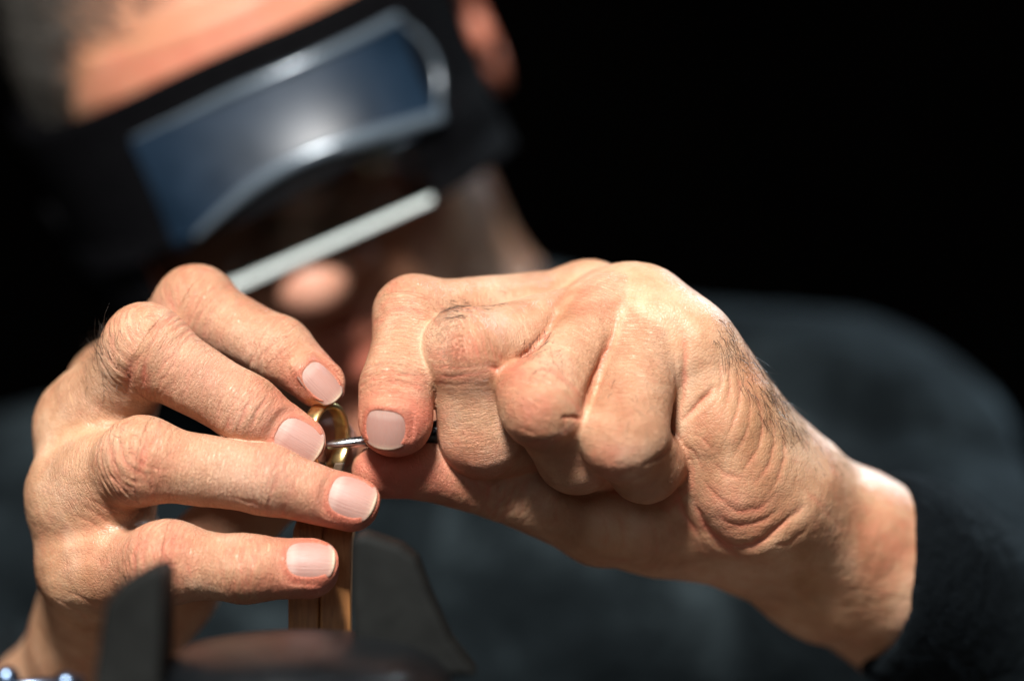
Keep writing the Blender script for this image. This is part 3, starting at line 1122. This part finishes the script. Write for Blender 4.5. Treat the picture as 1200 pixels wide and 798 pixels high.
def grow(part, spots):
    """spots: (px, py, radius_px, count, length mm, direction in px)"""
    R, D, L, B = [], [], [], []
    for (x, y, rad, cnt, ln, dr) in spots:
        m = np.where((((part['px'] - [x, y]) ** 2).sum(1) < rad * rad) & (part['face'] > 0.15))[0]
        if not len(m):
            continue
        # keep to the front surface
        dep = part['v'][m, 1]
        m = m[dep < np.percentile(dep, 70) + 6]
        pick = rng.choice(m, cnt)
        n = part['n'][pick]
        d = P(600 + dr[0], 399 + dr[1], 0) / np.linalg.norm(P(600 + dr[0], 399 + dr[1], 0))
        dd = n * 0.35 + d + rng.normal(size=(cnt, 3)) * 0.28
        dd -= 0.62 * np.einsum('ij,ij->i', dd, n)[:, None] * n
        R.append(part['v'][pick])
        D.append(dd)
        L.append(ln * rng.uniform(0.5, 1.25, cnt))
        B.append(-0.25 * n + rng.normal(size=(cnt, 3)) * 0.22)
    return [np.concatenate(a) for a in (R, D, L, B)]


R1 = grow(hr, [(120, 405, 20, 46, 6.5, (-0.3, -1)), (108, 420, 18, 30, 6.5, (-0.5, -0.8)), (130, 395, 14, 26, 5, (0.2, -1)),
               (118, 440, 26, 18, 6, (0.5, 1)), (148, 520, 18, 14, 3.5, (0.8, 0.3)), (200, 640, 14, 12, 3, (1, 0))])
R2 = grow(hl, [(540, 362, 14, 90, 6.0, (-1, 0.2)), (565, 356, 18, 40, 5.5, (-0.9, 0.3)), (585, 352, 14, 16, 5, (-0.9, 0.1)),
               (636, 412, 26, 90, 7.5, (-0.35, 1)), (650, 425, 18, 22, 6.5, (-0.1, 1)), (740, 460, 34, 40, 6.0, (-0.1, 1)),
               (765, 480, 24, 22, 6, (-0.5, 1)), (865, 415, 20, 90, 7.5, (0.35, 0.9)), (885, 445, 20, 100, 8, (0.4, 0.9)),
               (905, 475, 20, 90, 8, (0.5, 0.9)), (845, 390, 16, 40, 6.0, (0.3, 0.7)), (925, 505, 18, 40, 7, (0.6, 0.8)),
               (975, 535, 24, 30, 4, (0.7, 0.6))])
strands("finger_and_wrist_hair", *[np.concatenate([a, b]) for a, b in zip(R1, R2)], 0.06, M_HAIR, person)

# head hair, short and greying
hm = np.where((lb[:, 2] > 72 - 0.55 * (lb[:, 1] - 60) - 0.035 * np.maximum(np.abs(lb[:, 0]) - 25, 0) ** 2) & (lb[:, 2] > 5) & (np.abs(lb[:, 0]) < 85) & (lb[:, 1] < 80))[0]
pick = rng.choice(hm, 16000)
nn = bn[pick]
back = (HM @ np.array([0, -1, 0.25]))
strands("hair", bv[pick], nn * 0.6 + back + rng.normal(size=(16000, 3)) * 0.25, rng.uniform(10, 20, 16000), -0.3 * nn, 0.2, M_GREYHAIR, person, 4)

# ------------------------------------------------------------------ sweater
F1a, F1b = P(1050, 668, 51), P(1330, 860, 125)
F2a, F2b = P(55, 834, 83), P(-170, 1010, 150)
ax1, ax2 = unit(F1a - F1b), unit(F2a - F2b)


def folds(p):
    return 3.0 * np.sin(p[:, 0] * 0.05 + p[:, 2] * 0.11 + 2 * np.sin(p[:, 2] * 0.03)) * 0.6


def sweater_sdf(p):
    d = torso(p, 0)
    collar = cone(p, NB + (NK - NB) * 0.45, NB, 60, 70)
    collar = smax(collar, (p - (NB + (NK - NB) * 0.30).astype(np.float32)) @ unit(NK - NB).astype(np.float32), 4)
    d = smin(d, collar, 16)
    d = d + folds(p)
    s1 = cone(p, F1a, F1b, 27.5, 42)
    s1 = smin(s1, cone(p, F1a - ax1 * 8, F1a - ax1 * 9, 28.5, 28.5), 6)
    cut = (p - P(1034, 672, 50).astype(np.float32)) @ unit([-1.0, -0.25, 0.10]).astype(np.float32)
    s1 = smax(s1, cut, 3.5)
    s1 = smax(s1, -smax(cone(p, F1a, F1b, 24.0, 24.0), -(cut + 14), 2), 2)
    s2 = smax(cone(p, F2a, F2b, 31, 42), (p - F2a.astype(np.float32)) @ ax2.astype(np.float32), 3.5)
    return smin(smin(d, s1, 14), s2, 14)


sv, sq = surface(sweater_sdf, (-340, 20, -420), (430, 480, 60), 3.2, 1, 1)
sd, sn = grad(sweater_sdf, sv)
c1 = np.exp(-np.maximum((F1a - sv) @ ax1, 0) / 60) * (np.linalg.norm(sv - F1a, axis=1) < 150)
wob = 0.9 * fbm(sv * 0.05, 3)
sv = sv + sn * wob[:, None]
sweater = finish_mesh("sweater", world(sv), sq, M_SWEATER, person, True, dict(cuff=('FLOAT', np.clip(c1, 0, 1))))
near = np.where((np.linalg.norm(sv - F1a, axis=1) < 62) & (sn[:, 1] < 0.55))[0]
pick = rng.choice(near, 5200)
strands("cuff_fuzz", sv[pick], sn[pick] + rng.normal(size=(5200, 3)) * 0.7, rng.uniform(1.2, 3.8, 5200),
        rng.normal(size=(5200, 3)) * 0.4, 0.05, M_FUZZ, person, 3, 0.8)

# ------------------------------------------------------------------ magnifying visor, in head coordinates
visor = empty("magnifier_visor", world(H2W((0, 100, 30))),
              "black headband magnifier with glossy smoked hood and lens plate over the man's eyes", "magnifier")


def loft(name, prof, mat, a0, a1, n=72, parent=visor, thick=2.2, end_round=0.0):
    """prof: list of (front reach, side reach, z) rows swept round the head from angle a0 to a1 (0 = straight ahead)"""
    A = np.linspace(math.radians(a0), math.radians(a1), n)
    rows = len(prof)
    pr = np.asarray(prof, float)
    V = []
    for side in (0, 1):
        for a in A:
            for k in range(rows):
                fr, sd_, z = pr[k][:3]
                drop = pr[k][3] if len(pr[k]) > 3 else 0
                e = 2.4
                ca, sa = math.cos(a), math.sin(a)
                r = 1.0 / ((abs(ca) ** e + abs(sa) ** e) ** (1 / e))
                g = -thick * side
                V.append(H2W(((sd_ + g) * r * sa, (fr + g) * r * ca, z + drop * sa * sa)))
    F = []
    N = n * rows
    for i in range(n - 1):
        for k in range(rows - 1):
            b = i * rows + k
            F.append((b, b + 1, b + rows + 1, b + rows))
            F.append((N + b, N + b + rows, N + b + rows + 1, N + b + 1))
        for k in (0, rows - 1):
            b = i * rows + k
            F.append((b, b + rows, N + b + rows, N + b))
    for i in (0, n - 1):
        for k in range(rows - 1):
            b = i * rows + k
            F.append((b, b + 1, N + b + 1, N + b))
    o = finish_mesh(name, world(np.array(V)), F, mat, parent, True)
    return o


# everything worn sits VX mm to the side and VZ up from the plain head frame
def hood_front(z):
    """how far the hood reaches forward at height z: it slopes out towards the lens"""
    return 116.0 - max(z - 4, 0) * 0.50


def on_hood(a, z, out=0.0):
    ca, sa = math.cos(a), math.sin(a)
    r_ = 1.0 / ((abs(ca) ** 2.4 + abs(sa) ** 2.4) ** (1 / 2.4))
    return H2W(((83.5 + out) * r_ * sa, (hood_front(z) + out) * r_ * ca, z - 12 * sa * sa))


loft("headband", [(90, 76, 48, -14), (94, 79, 46, -14), (95, 80, 38, -12), (94, 79, 28, -10), (91, 77, 25, -10)], M_BLACK, -178, 178, 120, thick=4)
# black shell standing off the brow; its skirt is cut away in front for the lens
loft("hood", [(90, 78, 46, -10), (95, 81, 49, -10)] + [(hood_front(z), 83.5, z, -12) for z in (47, 36, 24, 12, 3)], M_BLACK, -84, 60, 90, thick=3)
for a0_, a1_ in ((-84, -34), (28, 58)):
    loft("hood_skirt", [(113.6, 83.8, 10, -12), (114, 84, -4, -14), (114, 84, (-18 if a0_ > 0 else -12), -14)], M_BLACK, a0_, a1_, 40, thick=3)
# a glossy panel set in the front of the hood, inside a rolled rim whose lower side arches up
A0, A1 = math.radians(-22), math.radians(41)


def rim_low(a):
    t = (a - A0) / (A1 - A0)
    return 6 + 8.5 * math.sin(math.pi * min(max(t * 1.0, 0), 1)) ** 1.1 - 3 * (1 - t)


NA, NB_ = 60, 16
V = [on_hood(A0 + (A1 - A0) * i / (NA - 1), rim_low(A0 + (A1 - A0) * i / (NA - 1)) + (38 - rim_low(A0 + (A1 - A0) * i / (NA - 1))) * k / (NB_ - 1),
             2.2 - 1.0 * math.sin(math.pi * k / (NB_ - 1))) for i in range(NA) for k in range(NB_)]
F = [(i * NB_ + k, i * NB_ + k + 1, (i + 1) * NB_ + k + 1, (i + 1) * NB_ + k) for i in range(NA - 1) for k in range(NB_ - 1)]
finish_mesh("glossy_panel", world(np.array(V)), F, M_GLOSS, visor, True)
loop = []
for i in range(60):
    a = A0 + (A1 - A0) * i / 59
    loop.append((a, rim_low(a), 0.5 + 2.2 * min(1, i / 22)))
for i in range(1, 12):
    t = i / 12
    loop.append((A1 + 0.09 * math.sin(math.pi * t), rim_low(A1) + (38 - rim_low(A1)) * t, 0.9))
for i in range(60):
    loop.append((A1 + (A0 - A1) * i / 59, 38, 0.5 + 1.4 * min(1, (59 - i) / 25)))
pts = np.array([on_hood(a, z, 1.4 if q > 0.95 else 0.7) for a, z, q in loop])
outp = np.array([on_hood(a, z, 3.6) for a, z, _ in loop])
V, F = [], []
n = len(loop)
for i in range(n):
    tg = unit(pts[min(i + 2, n - 1)] - pts[max(i - 2, 0)])
    no = unit(outp[i] - pts[i])
    bi = np.cross(tg, no)
    for k in range(12):
        q = 2 * math.pi * k / 12
        V.append(pts[i] + (no * math.cos(q) + bi * math.sin(q)) * loop[i][2])
        if i < n - 1:
            F.append((i * 12 + k, i * 12 + (k + 1) % 12, (i + 1) * 12 + (k + 1) % 12, (i + 1) * 12 + k))
F += [tuple(range(12)), tuple(range((n - 1) * 12, n * 12))]
finish_mesh("panel_rim", world(np.array(V)), F, M_LIP, visor, True)
# pivot screw at the temple
pv, pw = on_hood(math.radians(-62), 18, 0), on_hood(math.radians(-62), 18, 3)


def slab(name, corners, thick_vec, mat, parent, bevel=0.0):
    c = np.array(corners, float)
    v = np.concatenate([c, c + np.asarray(thick_vec, float)])
    n = len(c)
    f = [tuple(range(n))[::-1], tuple(range(n, 2 * n))] + [(i, (i + 1) % n, n + (i + 1) % n, n + i) for i in range(n)]
    o = finish_mesh(name, world(v), f, mat, parent, False)
    if bevel:
        b = o.modifiers.new("bevel", 'BEVEL')
        b.width, b.segments, b.limit_method = bevel / 1000, 3, 'ANGLE'
    return o


# lens plate: a flat pane hanging in front of the eyes
lp = []
zl = -15.5
slab("lens_plate", H2W([(-40, 117, zl + 1.5), (50, 117, zl + 1.5), (52, 115, 5), (-42, 115, 5)]), H2W((0, -2.5, 0)) - H2W((0, 0, 0)), M_GLASS, visor)
slab("lens_edge", H2W([(-40, 117.7, zl - 1.2), (48, 117.7, zl - 0.8), (49, 117.5, zl + 1.2), (-41, 117.5, zl + 1.6)]), H2W((0, -3.0, 0)) - H2W((0, 0, 0)), M_BEVEL, visor, 0.4)
#VISOR-END


# ------------------------------------------------------------------ generic shapes
def basis(ax):
    ax = unit(ax)
    t = np.array([0, 0, 1.0]) if abs(ax[2]) < 0.9 else np.array([1.0, 0, 0])
    u = unit(np.cross(ax, t))
    return u, np.cross(ax, u), ax


def lathe(name, a, b, prof, mat, parent=None, n=48, sx=1.0, sy=1.0):
    """prof: (t along a->b 0..1, radius mm)"""
    u, v_, ax = basis(b - a)
    V, F = [], []
    for t, r in prof:
        c = a + (b - a) * t
        for k in range(n):
            an = 2 * math.pi * k / n
            V.append(c + u * r * sx * math.cos(an) + v_ * r * sy * math.sin(an))
    m = len(prof)
    for i in range(m - 1):
        for k in range(n):
            F.append((i * n + k, i * n + (k + 1) % n, (i + 1) * n + (k + 1) % n, (i + 1) * n + k))
    F.append(tuple(range(n))[::-1])
    F.append(tuple((m - 1) * n + k for k in range(n)))
    return finish_mesh(name, world(np.array(V)), F, mat, parent, True)


lathe("pivot_knob", pv, pw, [(0, 7), (0.7, 7), (1, 5.5)], M_BLACK, visor, 24)

# ------------------------------------------------------------------ gold ring
RC = P(381, 514, 2)
RNORM = unit([0.88, -0.47, -0.05])
u_, v_, a_ = basis(RNORM)
RO, BWID, BTH = 10.1, 4.6, 1.9
sec = []
for k in range(20):
    an = 2 * math.pi * k / 20
    x, y = math.cos(an), math.sin(an)
    e = 2.6
    rr = 1 / ((abs(x) ** e + abs(y) ** e) ** (1 / e))
    sec.append((x * rr * BTH / 2, y * rr * BWID / 2))
V, F = [], []
NR = 128
for i in range(NR):
    an = 2 * math.pi * i / NR
    rd = u_ * math.cos(an) + v_ * math.sin(an)
    for (r_, z_) in sec:
        V.append(rd * (RO - BTH / 2 + r_) + a_ * z_)
    for k in range(20):
        F.append((i * 20 + k, i * 20 + (k + 1) % 20, ((i + 1) % NR) * 20 + (k + 1) % 20, ((i + 1) % NR) * 20 + k))
ringo = finish_mesh("gold_ring", np.array(V) * 0.001, F, M_GOLD)
ringo.location = tuple(world(RC))
ringo['label'], ringo['category'] = "polished gold ring standing on edge between the fingertips of both hands", "ring"

# ------------------------------------------------------------------ graver
g0, g1, g2 = P(381, 522, -1), P(470, 512, 1), P(560, 500, 4)
graver = empty("engraving_tool", world(g1), "thin steel graver with a black handle pinched under a fingertip beside the gold ring", "tool")
lathe("blade", g0, g1, [(0, 0.9), (0.04, 1.6), (0.35, 2.0), (1.0, 2.4)], M_STEEL, graver, 6, 1.0, 0.8)
lathe("handle", g1 + (g2 - g1) * 0.22, g2, [(0, 1.8), (0.02, 2.6), (0.08, 3.0), (0.2, 3.2), (0.6, 3.6), (1, 3.2)], M_HANDLE, graver, 32)

# ------------------------------------------------------------------ wooden ring clamp
clamp = empty("ring_clamp", world(P(376, 790, 8)), "worn wooden ring clamp standing upright under the gold ring", "clamp")


def taper_block(name, rows, mat, parent, bevel=0.6):
    """rows: (centre mm, half x, half y) stacked upwards"""
    V, F = [], []
    for c, hx, hy in rows:
        for sx, sy in ((-1, -1), (1, -1), (1, 1), (-1, 1)):
            V.append(c + np.array([sx * hx, sy * hy, 0]))
    n = len(rows)
    for i in range(n - 1):
        for k in range(4):
            F.append((i * 4 + k, i * 4 + (k + 1) % 4, (i + 1) * 4 + (k + 1) % 4, (i + 1) * 4 + k))
    F.append((3, 2, 1, 0))
    F.append(tuple((n - 1) * 4 + k for k in range(4)))
    o = finish_mesh(name, world(np.array(V)), F, mat, parent, False)
    b = o.modifiers.new("bevel", 'BEVEL')
    b.width, b.segments, b.limit_method = bevel / 1000, 3, 'ANGLE'
    b.angle_limit = math.radians(50)
    return o


for sgn in (-1, 1):
    taper_block("jaw", [(P(376, 850, 10) + (sgn * 4.3, 0, 0), 4.22, 6.5), (P(376, 700, 10) + (sgn * 4.3, 0, 0), 4.22, 6.5),
                        (P(380, 620, 9) + (sgn * 4.1, 0, 0), 4.02, 6), (P(386, 560, 7) + (sgn * 2.6, 0, 0), 2.4, 5)], M_WOOD, clamp)
    taper_block("jaw_lining", [(P(386, 559, 7) + (sgn * 1.9, 0, 0), 1.3, 4.2), (P(388, 542, 5) + (sgn * 2.4, 0, 0), 1.2, 3.6)], M_LEATHER, clamp, 0.4)

# ------------------------------------------------------------------ bench vise in front, out of focus
vise = empty("bench_vise", world(P(330, 900, -50)), "dark metal bench vise, blurred, in front of the wooden clamp", "vise")
vb = P(350, 970, -62)
vt = P(350, 742, -62)
lathe("vise_body", vb, vt, [(0, 58), (0.02, 60), (0.08, 60), (0.1, 56), (0.6, 54), (0.80, 51), (0.88, 46), (0.94, 38), (0.975, 26), (1.0, 10)], M_IRON, vise, 72, 1.0, 0.75)
def poly_block(name, pts, y0, y1, mat, parent, bevel=1.2):
    a = [P(x, y, y0) for x, y in pts]
    o = slab(name, a, (0, y1 - y0, 0), mat, parent, bevel)
    return o


poly_block("fixed_jaw", [(414, 792), (412, 632), (425, 625), (470, 640), (488, 655), (505, 700), (528, 750), (560, 792)], -62, -40, M_PAINT, vise, 1.5)
poly_block("movable_jaw", [(105, 830), (122, 710), (140, 685), (168, 668), (186, 662), (192, 676), (188, 830)], -98, -72, M_PAINT, vise, 1.5)
rod = [P(-40, 812, -70), P(98, 802, -70)]
lathe("vise_handle", rod[0], rod[1], [(0, 2.4), (1, 2.4)], M_CHROME, vise, 24)
for c in (P(78, 802, -70), P(8, 795, -66)):
    lathe("handle_end", c - (3.4, 0, 0), c + (3.4, 0, 0), [(i / 12, max(0.2, 3.4 * math.sqrt(max(0, 1 - (i / 6 - 1) ** 2)))) for i in range(13)], M_CHROME, vise, 32)

# ------------------------------------------------------------------ bench top and dark room behind
def box(name, lo, hi, mat):
    lo, hi = np.array(lo, float), np.array(hi, float)
    V = [(x, y, z) for z in (lo[2], hi[2]) for (x, y) in ((lo[0], lo[1]), (hi[0], lo[1]), (hi[0], hi[1]), (lo[0], hi[1]))]
    F = [(3, 2, 1, 0), (4, 5, 6, 7), (0, 1, 5, 4), (1, 2, 6, 5), (2, 3, 7, 6), (3, 0, 4, 7)]
    o = finish_mesh(name, V, F, mat, None, False)
    b = o.modifiers.new("bevel", 'BEVEL')
    b.width, b.segments = 0.004, 2
    return o


M_BENCH = simple("dark_bench_wood", (0.05, 0.028, 0.016), 0.6, 0, 60, 0.4, 0.0004)
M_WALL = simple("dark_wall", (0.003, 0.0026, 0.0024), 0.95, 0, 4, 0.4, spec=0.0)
zb = float(world(vb)[2])
bench = box("workbench_top", (-0.7, -0.16, zb - 0.045), (0.7, 0.10, zb - 0.0005), M_BENCH)
bench['label'], bench['category'] = "dark wooden workbench top under the vise", "workbench"
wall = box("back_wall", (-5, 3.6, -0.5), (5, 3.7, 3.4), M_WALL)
wall["kind"] = "structure"
wall['label'] = "dark unlit wall behind the man"
